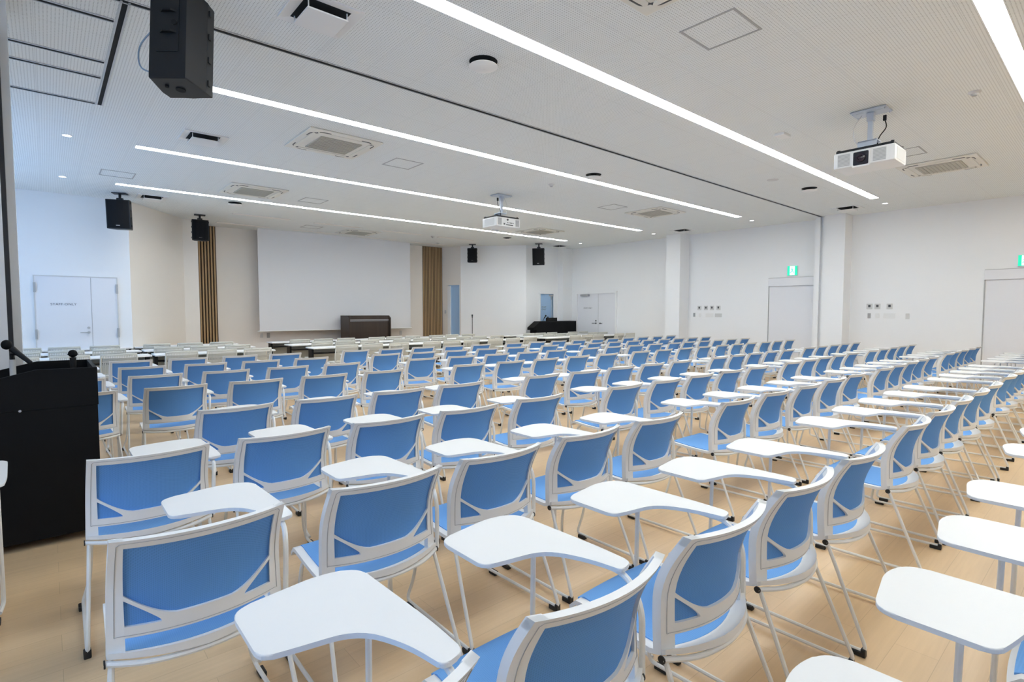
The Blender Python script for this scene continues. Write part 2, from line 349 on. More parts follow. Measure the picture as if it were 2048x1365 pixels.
# daylit door, front right, ajar; the leaf's blue is painted daylight
d5 = struct('door_6', Box(0, .61, -.02, .02, 0, 2.045), M['door_daylit']); d5.location = (BD[0]+.005, 13.14, 0); d5.rotation_euler = (0, 0, 0)
text_mesh('STAFF\nONLY', .075, M['ink'], d5, (.20, -.022, 1.56), (PI/2, 0, 0))
bm = bmesh.new(); box(bm, .44, .60, -.06, -.02, 1.97, 2.02); box(bm, .525, .545, -.05, -.02, 1.86, 1.98); obj('door_closer', bm, M['grey'], d5)
bm = bmesh.new(); tube(bm, [(.535, -.04, .9), (.535, -.04, 1.88)], .009); obj('pull_bar', bm, M['steel'], d5)
bm = bmesh.new(); lathe(bm, [(0, -.05), (.022, -.05), (.026, 0)], 12, (.36, -.02, 1.25), axis='Y'); obj('door_knob', bm, M['dark_metal'], d5)
bm = bmesh.new(); box(bm, BD[0]-.05, BD[0], 13.07, 13.26, 0, BD[2]+.04); box(bm, BD[1], BD[1]+.05, 13.07, 13.26, 0, BD[2]+.04); box(bm, BD[0], BD[1], 13.07, 13.26, BD[2], BD[2]+.04); fr = struct('trim_5', bm, M['wall'])
struct('wall_corridor', Box(12.0, 14.1, 13.9, 14.0, 0, 2.6), M['wall'])

# ------------------------------------------------------------------ slatted panels, screen
def slats(x0, x1, n, label, dep):
    t = empty('slat_panel', ((x0+x1)/2, YF-.01, .40)); tag(t, label, 'wall panel', 'oak slat panels flanking the screen')
    bm = bmesh.new(); box(bm, x0, x1, YF-.02, YF-.001, .40, ZC-.005); o = obj('backing', bm, M['oak_dark'], t); o.location = -t.location
    p = (x1-x0)/n; bm = bmesh.new()
    for i in range(n): box(bm, x0+i*p+p*.04, x0+i*p+p*.56, YF-dep, YF-.018, .40, ZC-.01)
    o = obj('slats', bm, M['oak'], t); o.location = -t.location
slats(2.80, 3.345, 8, 'narrow panel of vertical oak slats left of the projection screen', .070)
slats(9.50, 10.265, 13, 'wider panel of vertical oak slats right of the projection screen', .030)
t = tag(empty('projection_screen', (6.53, 15.1, .9)), 'wide white projection screen hanging on the stage behind the podium', 'projection screen')
o = obj('screen_fabric', Box(4.25, 8.80, 15.098, 15.104, .93, ZC-.0), M['screen'], t); o.location = -t.location
bm = bmesh.new(); tube(bm, [(4.20, 15.1, .92), (8.84, 15.1, .92)], .014); o = obj('bottom_bar', bm, M['tube'], t); o.location = -t.location

# ------------------------------------------------------------------ ceiling fittings
STN = ['row nearest the stage', 'second row from the stage', 'third row from the stage', 'row just behind the partition track', 'row at the right edge nearest the camera', 'row behind the camera']
Z0 = ZC+.002
for si, y in enumerate(STRIPS):
    bm = bmesh.new()
    for a_, b_ in ((y-SW/2-.0, y-SW/2+.006), (y+SW/2-.006, y+SW/2+.0)): box(bm, SX0, SX1, a_, b_, ZC, ZC+.09)
    box(bm, SX0, SX1, y-SW/2, y+SW/2, ZC+.09, ZC+.1); struct('trim_%d' % (10+si), bm, M['wall'])
    for k in range(9):
        x0 = SX0+k*SU; g = .006
        o = obj('linear_ceiling_light', Box(x0+g, x0+SU-g, y-SW/2+.008, y+SW/2-.008, ZC+.004, ZC+.03), M['emit'])
        nth = ['leftmost', 'second', 'third', 'fourth', 'fifth', 'sixth', 'seventh', 'eighth', 'last'][k]
        tag(o, 'glowing white ceiling light, %s along the %s' % (nth, STN[si]), 'ceiling light', 'linear ceiling lights, '+STN[si])
def rim(x0, x1, y0, y1, wd, zb):
    bm = bmesh.new(); box(bm, x0, x1, y0, y0+wd, zb, ZC); box(bm, x0, x1, y1-wd, y1, zb, ZC); box(bm, x0, x0+wd, y0+wd, y1-wd, zb, ZC); box(bm, x1-wd, x1, y0+wd, y1-wd, zb, ZC); return bm
# stage slots (unlit covers)
for i, (x, y) in enumerate([(3.83, 13.2), (3.83, 14.75), (5.67, 13.25), (5.67, 14.75), (7.5, 13.3), (7.5, 14.8), (9.32, 13.32), (9.32, 14.85)]):
    o = obj('stage_light_cover', Box(x-.62, x+.62, y-.06, y+.06, ZC-.012, ZC), M['slot'])
    tag(o, 'unlit pale light cover over the stage, %s of four in the %s row' % (['leftmost', 'second', 'third', 'rightmost'][i//2], ['front', 'rear'][i % 2]), 'ceiling light', 'unlit stage light covers')
# cassette air conditioners
def cassette():
    t = empty('ceiling_air_conditioner')
    bm = bmesh.new(); box(bm, -.475, .475, -.475, .475, -.022, 0, bev=.012); obj('panel', bm, M['cream'], t, smooth=True)
    bm = bmesh.new(); box(bm, -.27, .27, -.27, .27, -.034, -.02)
    for k in range(-5, 6): box(bm, -.26, .26, k*.048-.006, k*.048+.006, -.04, -.03)
    obj('intake_grille', bm, mat_grille, t)
    for a_ in range(4):
        bm = bmesh.new(); prism(bm, round_poly([(-.33, .345, .03), (.33, .345, .03), (.36, .40, .04), (-.36, .40, .04)], 4), -.029, -.021); bmesh.ops.rotate(bm, verts=bm.verts, matrix=Matrix.Rotation(a_*PI/2, 3, 'Z'), cent=(0, 0, 0)); obj('louver', bm, M['cream'], t)
        bm = bmesh.new(); tube(bm, [(-.36, .33, -.022), (-.33, .415, -.022, .05), (-.20, .42, -.022)], .007, 6); tube(bm, [(.36, .33, -.022), (.33, .415, -.022, .05), (.20, .42, -.022)], .007, 6); bmesh.ops.rotate(bm, verts=bm.verts, matrix=Matrix.Rotation(a_*PI/2, 3, 'Z'), cent=(0, 0, 0)); obj('air_slot', bm, M['dark_metal'], t)
    return t
mat_grille = mat('grille_beige', (0.47, 0.46, 0.40), 0.6)
ac0 = cassette()
ACS = [((2.91, 6.92), 'on the left between the second and third light rows'), ((2.91, 10.51), 'on the left between the first and second light rows'), ((10.2, 6.95), 'on the right between the second and third light rows'),
       ((10.2, 10.6), 'on the right between the first and second light rows'), ((10.25, 1.95), 'right of the near projector'), ((2.95, 1.96), 'at the top edge of the photo, mostly cut off'), ((6.56, 14.03), 'over the stage, faint'),]
for i, ((x, y), l) in enumerate(ACS):
    o = ac0 if i == 0 else copy_tree(ac0); o.location = (x, y, ZC); tag(o, 'square cream cassette air conditioner '+l, 'air conditioner', 'cassette air conditioners')
# square drop-plate vents
def vent():
    t = empty('ceiling_vent')
    bm = bmesh.new()
    s0, s1 = .24, .165
    a = [(-s0, -s0), (s0, -s0), (s0, s0), (-s0, s0)]; b_ = [(-s1, -s1), (s1, -s1), (s1, s1), (-s1, s1)]
    A_ = [bm.verts.new((x, y, -.012)) for x, y in a]; B_ = [bm.verts.new((x, y, -.002)) for x, y in b_]; A2 = [bm.verts.new((x, y, 0)) for x, y in a]
    for i in range(4): bm.faces.new((A_[i], A_[(i+1) % 4], B_[(i+1) % 4], B_[i])); bm.faces.new((A_[i], A2[i], A2[(i+1) % 4], A_[(i+1) % 4]))
    obj('frame', bm, M['plastic'], t)
    obj('duct_opening', Box(-s1, s1, -s1, s1, -.003, 0.0), M['hole'], t)
    bm = bmesh.new(); box(bm, -.15, .15, -.15, .15, -.062, -.050, bev=.003)
    for x in (-.145, .138):
        for y in (-.145, .138): box(bm, x, x+.007, y, y+.007, -.052, -.001)
    obj('drop_plate', bm, M['plastic'], t); return t
v0 = vent()
for i, ((x, y), l) in enumerate([((1.61, 4.02), 'near the top, right of the large near speaker'), ((1.57, 7.77), 'on the left between the second and third light rows'), ((1.6, 12.37), 'in the far left corner beside a hanging speaker'), ((12.98, 7.98), 'above the first wall column'), ((12.96, 12.53), 'in the far right corner'), ((12.85, 4.0), 'above the second wall column')]):
    o = v0 if i == 0 else copy_tree(v0); o.location = (x, y, ZC); tag(o, 'square drop-plate vent '+l, 'vent', 'square ceiling vents')
def diffuser():
    t = empty('round_diffuser')
    bm = bmesh.new(); lathe(bm, [(0, -.001), (.125, -.001), (.125, 0), (0, 0)], 28); obj('duct_opening', bm, M['hole'], t)
    bm = bmesh.new(); lathe(bm, [(.0, -.030), (.05, -.030), (.05, 0)], 16); obj('hub', bm, M['hole'], t)
    bm = bmesh.new(); lathe(bm, [(0, -.062), (.02, -.064), (.085, -.058), (.128, -.045), (.125, -.040), (.06, -.045), (0, -.045)], 28); obj('plate', bm, M['plastic'], t, smooth=True); return t
df = diffuser()
for i, ((x, y), l) in enumerate([((2.98, 3.82), 'nearest the camera, large and high in the photo'), ((6.7, 5.73), 'right of the far projector'), ((10.32, 3.83), 'below the end of the near light row'), ((2.94, 11.9), 'left of the screen beyond the nearest-stage lights'), ((10.37, 12.17), 'above the far right hanging speakers')]):
    o = df if i == 0 else copy_tree(df); o.location = (x, y, ZC); tag(o, 'round drop-plate diffuser '+l, 'vent', 'round ceiling diffusers')
HT = [((4.06, 2.19), 'large in the photo at the upper right'), ((4.07, 7.17), 'beside the left air conditioner of the middle bay'), ((4.05, 10.67), 'above the projection screen between light rows'), ((9.03, 7.2), 'left of the right-hand middle air conditioner'), ((.93, 10.68), 'at the far left above the staff door'), ((9.05, 2.15), 'behind the near projector'), ((5.25, 13.95), 'faint, over the stage')]
for (x, y), l in HT:
    bm = rim(x-.225, x+.225, y-.225, y+.225, .018, ZC-.004); tag(obj('access_hatch', bm, M['grey']), 'square ceiling access hatch outline '+l, 'hatch', 'ceiling access hatches')
for (x, y), l in [((12.89, 3.342), 'beyond the near light row by the right wall'), ((12.87, 6.049), 'beyond the third light row by the right wall'), ((12.95, 8.864), 'beyond the second light row, right side'), ((12.957, 11.598), 'beyond the farthest light row, right side'), ((.268, 8.775), 'upper of the two on the left side'), ((.271, 11.46), 'lower of the two on the left side')]:
    t = tag(empty('downlight', (x, y, ZC)), 'small round recessed downlight '+l, 'downlight', 'recessed downlights')
    bm = bmesh.new(); lathe(bm, [(.045, -.004), (.055, -.004), (.055, 0), (.045, 0), (.045, -.004)], 20, caps=False); obj('trim_ring', bm, M['plastic'], t)
    bm = bmesh.new(); lathe(bm, [(0, -.003), (.045, -.003), (.045, 0), (0, 0)], 20); obj('lens', bm, M['dl'], t)
for (x, y), l in [((7.09, 1.11), 'at the upper right near the cut-off lights'), ((6.65, 6.63), 'above the far projector'), ((8.53, 13.35), 'between the stage light covers'), ((9.46, 14.47), 'above the right slat panel')]:
    t = tag(empty('heat_detector', (x, y, ZC)), 'small round white fire detector '+l, 'detector', 'ceiling detectors')
    bm = bmesh.new(); lathe(bm, [(0, -.034), (.028, -.034), (.034, -.018), (.052, -.012), (.055, 0), (0, 0)], 20); obj('base', bm, M['lightgrey'], t, smooth=True)
    bm = bmesh.new(); lathe(bm, [(0, -.042), (.02, -.042), (.02, -.03), (0, -.03)], 12); obj('sensor', bm, M['grey'], t)
tag(obj('wireless_receiver', Box(6.86, 7.06, 2.85, 2.97, ZC-.035, ZC, bev=.008), M['plastic']), 'small flat white box on the ceiling left of the near projector', 'receiver')
bm = bmesh.new(); lathe(bm, [(0, -.006), (.085, -.006), (.09, 0), (0, 0)], 28, (9.21, 3.99, ZC)); tag(obj('flush_ceiling_disc', bm, M['lightgrey']), 'flat round grey ceiling disc left of the near diffuser, below the near light row', 'speaker')
# partition tracks
bm = bmesh.new(); YT = 4.757
box(bm, -1.5, 13.6, YT-.032, YT-.02, ZC-.006, ZC+.0); box(bm, -1.5, 13.6, YT+.02, YT+.032, ZC-.006, ZC)
tk = struct('trim_6', bm, M['steel']); struct('track_slot', Box(-1.5, 13.6, YT-.02, YT+.02, ZC-.002, ZC), M['hole'], tk)
bm = bmesh.new(); bs = bmesh.new()
box(bm, .50-.030, .50-.017, YT, 7.27, ZC-.006, ZC); box(bm, .50+.017, .50+.030, YT, 7.27, ZC-.006, ZC); box(bs, .50-.017, .50+.017, YT, 7.27, ZC-.003, ZC)
for y in (5.13, 6.02, 6.43, 7.24):
    box(bm, -1.5, .46, y-.032, y-.018, ZC-.006, ZC); box(bm, -1.5, .46, y+.018, y+.032, ZC-.006, ZC); box(bs, -1.5, .46, y-.018, y+.018, ZC-.003, ZC)
tk = struct('trim_7', bm, M['steel']); struct('track_slot', bs, M['hole'], tk)

# parked partition panels at the left edge
M['panel'] = mat('partition_panel', (0.74, 0.76, 0.78), 0.18)
for i, (y0, y1, xe) in enumerate([(5.12, 5.20, -.137), (5.21, 5.29, -.144), (5.30, 5.38, -.151), (5.39, 5.47, -.158), (5.48, 5.56, -.165)]):
    t = tag(empty('partition_panel', (-.7, y0, 0)), ['white folding partition panel parked at the left edge, nearest of the stack', 'parked white partition panel, second in the stack behind the lectern', 'parked white partition panel, third in the stack behind the lectern', 'parked white partition panel, fourth in the stack behind the lectern', 'parked white partition panel, farthest in the stack behind the lectern'][i], 'partition panel', 'parked partition panels')
    o = obj('panel', Box(-1.3, xe, y0, y1, .02, ZC-.01), M['panel'], t); o.location = -t.location
bm = bmesh.new()
t = tag(empty('partition_post', (-.26, 5.06, 0)), 'tall silver partition end post with black rubber seal behind the lectern', 'partition post')
o = obj('post', Box(-.60, -.205, 5.03, 5.09, .02, ZC-.01), M['panel'], t); o.location = -t.location
o = obj('rubber_seal', Box(-.205, -.180, 5.033, 5.087, .02, ZC-.3), M['rubber'], t); o.location = -t.location

# ------------------------------------------------------------------ hanging loudspeakers
def speaker(x, y, rz, tilt, h, wd, dp, drop, label, back=False):
    t = tag(empty('hanging_loudspeaker', (x, y, ZC), rz), label, 'loudspeaker', 'black loudspeakers hung from the ceiling')
    bm = bmesh.new(); box(bm, -.11, .11, -.08, .08, -.015, 0); tube(bm, [(0, 0, 0), (0, 0, -drop-.05)], .022, 10); box(bm, -.05, .05, -.03, .03, -drop-.02, -drop+.04); obj('mounting_bracket', bm, M['speaker'], t)
    mt = Matrix.Translation((0, 0, -drop)) @ Matrix.Rotation(tilt, 4, 'X')
    bm = bmesh.new()      # cabinet: wide front (-y), narrower back (+y)
    fw, bw = wd/2, wd*(.40 if back else .34)
    prism(bm, [(-fw, -dp*.45), (fw, -dp*.45), (fw, -dp*.15), (bw, dp*.55), (-bw, dp*.55), (-fw, -dp*.15)], -h, 0, bev=.008); bm.transform(mt); cab = obj('cabinet', bm, M['speaker'], t)
    bm = bmesh.new(); pts = [(-fw+.012, -dp*.45), (-fw*.5, -dp*.45-.022), (0, -dp*.45-.03), (fw*.5, -dp*.45-.022), (fw-.012, -dp*.45)]; prism(bm, pts, -h+.015, -.015); bm.transform(mt); obj('grille', bm, M['grille'], t)
    bm = bmesh.new(); box(bm, -.03, .03, -dp*.45-.033, -dp*.45-.026, -h+.055, -h+.067); bm.transform(mt); obj('badge', bm, M['dark_metal'] if wd < .35 or back else M['grey'], t)
    for k in range(4):
        for xx in (-fw, fw):
            bm = bmesh.new(); box(bm, xx-.009, xx+.009, -dp*.30, -dp*.2, -h*(.1+.26*k)-.02, -h*(.1+.26*k)+.02, bev=.003); bm.transform(mt); obj('side_bolt', bm, M['speaker'], t)
    if back:
        bm = bmesh.new(); yb = dp*.55; box(bm, -.07, .07, yb-.002, yb+.006, -h*.72, -h*.18)
        bm.transform(mt); obj('connector_panel', bm, M['speaker'], t)
        bm = bmesh.new()
        for zz in (-.30*h, -.52*h): prism(bm, [(-.06, yb+.004), (.05, yb+.004), (.02, yb+.03), (-.03, yb+.03)], zz-.006, zz+.006)
        lathe(bm, [(0, 0), (.018, 0), (.018, .012), (0, .012)], 14, (-.045, yb+.004, -.42*h), axis='Y')
        bm.transform(mt); obj('connectors', bm, M['black'], t)
        bm = bmesh.new(); lathe(bm, [(0, 0), (.03, 0), (.03, -.006), (0, -.006)], 18, (.0, 0, -h)); lathe(bm, [(0, 0), (.012, 0), (.012, -.01), (0, -.01)], 14, (.06, .05, -h)); bm.transform(mt); obj('pole_socket', bm, M['hole'], t)
    return t
speaker(1.10, 12.36, -.40, .06, .53, .37, .32, .13, 'black loudspeaker hung from the ceiling above the staff door on the left')
speaker(2.69, 13.88, -.14, .04, .46, .33, .27, .12, 'black loudspeaker hung in front of the left oak slats')
speaker(10.50, 14.06, -.72, .03, .46, .31, .27, .13, 'smaller black loudspeaker hung right of the stage above the microphone stand')
speaker(12.03, 12.55, -.95, .12, .54, .38, .32, .14, 'black loudspeaker hung above the black equipment desk')
s1 = speaker(.765, 4.26, PI-.70, .09, .62, .29, .27, .10, 'large black loudspeaker nearest the camera seen from behind at the top left', back=True)
bm = bmesh.new(); tube(bm, [(.13, .12, -.36), (.27, .06, -.44, .1), (.27, .06, -.58, .1), (.135, .12, -.64)], .005, 6); tag(s1, s1['label'], s1['category']); obj('cable', bm, mat('blue_grey_cable', (.30, .42, .55), .5), s1, smooth=True)

# ------------------------------------------------------------------ projectors
def projector():
    t = empty('ceiling_projector')
    bm = bmesh.new(); box(bm, -.17, .17, -.12, .12, -.020, -.006, bev=.003)
    for x in (-.15, .15):
        for y in (-.09, .09): tube(bm, [(x, y, -.035), (x, y, 0)], .006, 6)
    for x in (-.09, .09): box(bm, x-.035, x+.035, -.06, -.045, -.0225, -.0195)
    br = obj('mounting_plate', bm, M['silver'], t)
    bm = bmesh.new(); box(bm, -.032, .032, -.03, .03, -.10, -.02); box(bm, -.022, .022, -.02, .02, -.30, -.09); box(bm, -.09, .09, -.10, -.094, -.36, -.30); box(bm, -.09, .09, -.10, .06, -.305, -.295); box(bm, -.17, .17, -.12, .12, -.372, -.362); obj('bracket', bm, M['silver'], t)
    bm = bmesh.new(); box(bm, -.24, .24, -.175, .175, -.545, -.395, bev=.012); body = obj('body', bm, M['plastic'], t, smooth=True)
    bm = bmesh.new(); box(bm, -.225, .225, -.16, .16, -.397, -.372); obj('top_cover', bm, M['speaker'], t)
    for x in (-.21, .21):
        for y in (-.14, .14):
            bm = bmesh.new(); lathe(bm, [(0, -.385), (.014, -.385), (.014, -.362), (0, -.362)], 12, (x, y, 0)); obj('foot', bm, M['black'], t)
    bm = bmesh.new(); prism(bm, round_poly([(-.085, -.02, .015), (.055, -.02, .015), (.055, .13, .015), (-.085, .13, .015)]), -.006, .012)
    bm.transform(Matrix.Translation((0, -.175, -.54)) @ Matrix.Rotation(PI/2, 4, 'X')); lr = obj('lens_surround', bm, M['plastic'], t)
    bm = bmesh.new(); prism(bm, round_poly([(-.075, -.005, .012), (.045, -.005, .012), (.045, .12, .012), (-.075, .12, .012)]), .012, .014)
    bm.transform(Matrix.Translation((0, -.175, -.54)) @ Matrix.Rotation(PI/2, 4, 'X')); lw = obj('lens_window', bm, M['lens'], t)
    bm = bmesh.new(); lathe(bm, [(0, -.012), (.018, -.014), (.022, -.022), (.038, -.024), (.042, 0), (0, 0)], 22, (-.015, -.187, -.482), axis='Y'); obj('lens', bm, mat('lens_glass', (.03, .02, .03), .12), lw, smooth=True)
    for x0, x1 in ((-.205, -.105), (.075, .175)):
        bm = bmesh.new(); box(bm, x0, x1, -.178, -.174, -.53, -.415)
        obj('vent_grille', bm, M['lightgrey'], t)
        bm = bmesh.new()
        for k in range(9): box(bm, x0+.003, x1-.003, -.1795, -.178, -.527+k*.0125, -.522+k*.0125)
        obj('louvers', bm, M['grey'], t)
    for s_ in (-1, 1):
        bm = bmesh.new(); box(bm, s_*.240-.002, s_*.240+.002, -.12, .12, -.525, -.415)
        obj('side_grille', bm, M['lightgrey'], t)
    # rear face
    for x0, x1 in ((-.215, -.16), (.14, .215)):
        bm = bmesh.new()
        for k in range(6): box(bm, x0+k*.0125, x0+k*.0125+.007, .174, .178, -.525, -.415)
        obj('rear_grille', bm, M['grey'], t)
    bm = bmesh.new()
    for k in range(5): box(bm, -.10+k*.028, -.085+k*.028, .174, .178, -.485, -.47)
    box(bm, -.09, .05, .174, .178, -.52, -.505); box(bm, .07, .10, .174, .178, -.515, -.49); lathe(bm, [(0, 0), (.016, 0), (.016, .01), (0, .01)], 12, (.02, .174, -.43), axis='Y'); obj('ports', bm, M['dark_metal'], t)
    bm = bmesh.new(); tube(bm, [(.12, .04, -.10), (.14, .06, -.17, .04), (.06, .05, -.26, .05), (.05, .05, -.39)], .006, 6); box(bm, .105, .135, .03, .05, -.11, -.06); obj('power_cable', bm, M['black'], t, smooth=True)
    bm = bmesh.new(); tube(bm, [(-.08, -.02, -.03), (-.16, -.02, -.12, .08), (-.16, -.02, -.24, .08), (-.09, -.02, -.34)], .003, 6); obj('safety_wire', bm, M['steel'], t, smooth=True)
    for ch in t.children_recursive:
        if ch.name.startswith('mounting_plate'): continue
        k = 1.0 if ch.name.startswith(('bracket', 'power_cable', 'safety_wire')) else 1.2
        ch.data.transform(Matrix.Diagonal((k, k, 1.13, 1)))
    return t
p0 = projector(); p0.location = (6.90, 1.95, ZC); p0.rotation_euler = (0, 0, -PI/2)
tag(p0, 'white ceiling projector nearest the camera with its black lens window facing left', 'projector', 'ceiling projectors')
p1 = copy_tree(p0); p1.location = (6.55, 7.86, ZC); p1.rotation_euler = (0, 0, PI); tag(p1, 'white ceiling projector farther away in front of the screen', 'projector', 'ceiling projectors')

# ------------------------------------------------------------------ stage objects
t = tag(empty('podium', (6.83, 14.75, .40)), 'dark walnut podium with two thin metal stripes on the stage', 'podium')
bm = bmesh.new()
for x0, x1 in ((-.66, -.63), (.60, .64)):
    v = [(-.25, 0), (.33, 0), (.33, .93), (-.14, .93), (-.25, .86)]
    a_ = [bm.verts.new((x0, y, z)) for y, z in v]; b_ = [bm.verts.new((x1, y, z)) for y, z in v]; bm.faces.new(a_); bm.faces.new(b_[::-1])
    for i in range(5): bm.faces.new((a_[i], a_[(i+1) % 5], b_[(i+1) % 5], b_[i]))
obj('side_panel', bm, M['brown'], t)
obj('front_panel', Box(-.63, .60, -.19, -.16, .02, .93), M['brown'], t); obj('top', Box(-.64, .62, -.16, .33, .90, .93), M['brown'], t)
for z in (.775, .81):
    obj('metal_stripe', Box(-.63, .60, -.193, -.19, z-.006, z+.006), M['steel'], t)
t.location = (7.06, 14.6, .40)
t = tag(empty('microphone_stand', (10.1, 13.55, 0)), 'thin black microphone stand in front of the slanted white wall', 'microphone stand')
bm = bmesh.new(); tube(bm, [(0, 0, .02), (0, 0, 1.26)], .010); obj('pole', bm, M['black'], t)
bm = bmesh.new(); lathe(bm, [(0, 0), (.13, 0), (.13, .012), (.03, .03), (0, .03)], 20); obj('base', bm, M['black'], t)
bm = bmesh.new(); lathe(bm, [(0, 1.25), (.014, 1.25), (.018, 1.30), (.024, 1.32), (.022, 1.35), (0, 1.36)], 14); obj('microphone', bm, M['black'], t)
# equipment desk front right
t = tag(empty('equipment_desk', (12.55, 12.68, 0)), 'low black equipment desk with sloped front by the far daylit door', 'desk')
bm = bmesh.new(); v = [(-.64, 0), (1.25, 0), (1.25, 1.13), (-.46, 1.13), (-.76, .93), (-.76, .85), (-.64, .85)]
a_ = [bm.verts.new((x, -.15, z)) for x, z in v]; b_ = [bm.verts.new((x, .15, z)) for x, z in v]; bm.faces.new(a_); bm.faces.new(b_[::-1])
for i in range(len(v)): bm.faces.new((a_[i], a_[(i+1) % 7], b_[(i+1) % 7], b_[i]))
obj('cabinet', bm, M['black_lam'], t); obj('edge_trim', Box(-.46, 1.25, -.153, -.15, 1.105, 1.12), M['speaker'], t)
tag(obj('control_monitor', Box(12.46, 12.94, 12.60, 12.66, 1.13, 1.245, bev=.006), M['black']), 'small black control monitor on top of the black equipment desk', 'monitor')
t = tag(empty('desk_microphone', (12.36, 12.6, 1.13)), 'black gooseneck microphone on the black equipment desk', 'microphone')
bm = bmesh.new(); tube(bm, [(-.10, 0, 0), (-.06, 0, .06, .02), (-.02, 0, .12)], .007); obj('neck', bm, M['black'], t)
bm = bmesh.new(); tube(bm, [(-.03, 0, .10), (.03, 0, .17)], .017, 10); lathe(bm, [(0, -.03), (.022, -.02), (.028, 0), (.022, .02), (0, .03)], 12, (.04, 0, .18)); obj('head', bm, M['black'], t)

# wall fittings
def wallbox(name, y, z, wy, wz, m, label, cat, grp, depth=.012, inner=None):
    bm = bmesh.new(); box(bm, XR-depth, XR, y-wy/2, y+wy/2, z-wz/2, z+wz/2, bev=.003); o = obj(name, bm, m); tag(o, label, cat, grp)
    if inner:
        bm = bmesh.new(); box(bm, XR-depth-.003, XR-depth, y-inner[0]/2, y+inner[0]/2, z-inner[1]/2+.01, z+inner[1]/2+.01); obj('display', bm, M['dark_metal'], o)
    return o
nths = ['leftmost', 'second from left', 'third from left', 'rightmost']
for i, y in enumerate((7.99, 7.79, 7.61, 7.42)): wallbox('wall_controller', y, 1.545, .115, .12, M['lightgrey'], 'small white wall controller beside the far sliding door, %s of four' % nths[i], 'wall controller', 'wall controllers by the far sliding door', inner=(.045, .055))
for i, y in enumerate((3.84, 3.687, 3.46)): wallbox('wall_controller', y, 1.553, .11, .12, M['lightgrey'], 'small white wall controller beside the near sliding door, %s of three' % ['leftmost', 'middle', 'rightmost'][i], 'wall controller', 'wall controllers by the near sliding door', inner=(.045, .055))
wallbox('wall_socket', 8.145, 1.35, .06, .11, M['grey'], 'grey framed switch left of the four far wall controllers', 'switch', None)
wallbox('wall_switch', 7.965, 1.34, .08, .11, M['plastic'], 'white switch plate under the leftmost far wall controller', 'switch', None, .008)
wallbox('wall_switch', 7.68, 1.34, .24, .11, M['plastic'], 'wide white switch plate under the far wall controllers', 'switch', None, .008)
wallbox('wall_switch', 7.42, 1.34, .20, .10, M['lightgrey'], 'wide grey switch plate under the rightmost far wall controller', 'switch', None)
wallbox('wall_socket', 3.84, 1.345, .06, .11, M['grey'], 'grey framed switch under the leftmost near wall controller', 'switch', None)
wallbox('wall_switch', 3.685, 1.345, .08, .11, M['plastic'], 'white switch plate under the middle near wall controller', 'switch', None, .008)
wallbox('wall_switch', 3.46, 1.345, .22, .11, M['plastic'], 'wide white switch plate under the rightmost near wall controller', 'switch', None, .008)
wallbox('wall_switch', 3.13, 1.337, .07, .12, M['lightgrey'], 'single pale switch standing apart right of the near wall controllers', 'switch', None)
def fitting(x, z, m, label): tag(obj('wall_socket', Box(x-.04, x+.04, YF-.012, YF, z-.07, z+.07, bev=.002), m), label, 'socket')
fitting(4.58, .79, M['grey'], 'dark wall socket below the left end of the projection screen'); fitting(4.40, .80, M['lightgrey'], 'pale wall socket left of the dark one below the screen'); fitting(8.66, .76, M['lightgrey'], 'pale wall socket right of the podium below the screen')
bm = bmesh.new(); box(bm, 10.28, 10.34, 15.33, 15.36, 1.38, 1.50); tag(obj('wall_switch', bm, M['grey']), 'small grey switch between the right slats and the open doorway', 'switch')
# exit signs
def exit_sign(y, z, s, label):
    t = tag(empty('exit_sign', (XR, y, z)), label, 'exit sign', 'green exit signs above the sliding doors')
    obj('housing', Box(-.035, 0, -s/2, s/2, -s/2, s/2), M['plastic'], t)
    obj('green_face', Box(-.038, -.035, -s/2+.004, s/2-.004, -s/2+.004, s/2-.004), M['exitg'], t)
    bm = bmesh.new(); box(bm, -.041, -.038, -s*.24, s*.24, -s*.44, s*.44); obj('white_door', bm, M['exitw'], t)
    # running figure, green on white
    k = s/.24; bm = bmesh.new()
    def F(pts): tube(bm, [(-.043, a_*k, b_*k) for a_, b_ in pts], .008*k, 6)
    lathe(bm, [(0, 0), (.014*k, 0), (.014*k, -.003), (0, -.003)], 12, (-.0405, .006*k, .062*k), axis='X')
    F([(.006, .04), (-.004, -.005)]); F([(-.004, -.005), (-.030, -.03), (-.026, -.065)]); F([(-.004, -.005), (.022, -.03), (.045, -.05)]); F([(.004, .035), (-.028, .018)]); F([(.004, .035), (.030, .010)])
    obj('running_figure', bm, M['exitg'], t)
exit_sign(5.50, 2.447, .24, 'green and white exit sign above the far sliding door'); exit_sign(1.33, 2.398, .21, 'green and white exit sign above the near sliding door, cut by the right edge')

# ------------------------------------------------------------------ near lectern
t = tag(empty('lectern', (0, 4.25, 0)), 'large black lectern with an open sloped top at the left edge', 'lectern')
bm = bmesh.new(); LW = -.95
def profile(y0, y1, zb):
    v = [(LW, zb), (.228, zb), (.228, 1.075), (-.064, 1.077), (-.216, 1.038), (-.70, .91), (LW, .91)]
    a_ = [bm.verts.new((x, y0, z)) for x, z in v]; b_ = [bm.verts.new((x, y1, z)) for x, z in v]; bm.faces.new(a_); bm.faces.new(b_[::-1])
    for i in range(7): bm.faces.new((a_[i], a_[(i+1) % 7], b_[(i+1) % 7], b_[i]))
profile(0, .02, .84); obj('upper_side_panel', bm, M['black_lam'], t)
bm = bmesh.new(); profile(.73, .75, .84); obj('upper_side_panel', bm, M['black_lam'], t)
obj('body', Box(LW, .224, .004, .746, .05, .838), M['black_lam'], t)
obj('front_panel', Box(.208, .228, .02, .73, .84, 1.075), M['black_lam'], t)
obj('inner_deck', Box(LW, .208, .02, .73, .93, .945), M['black'], t)
bm = bmesh.new()
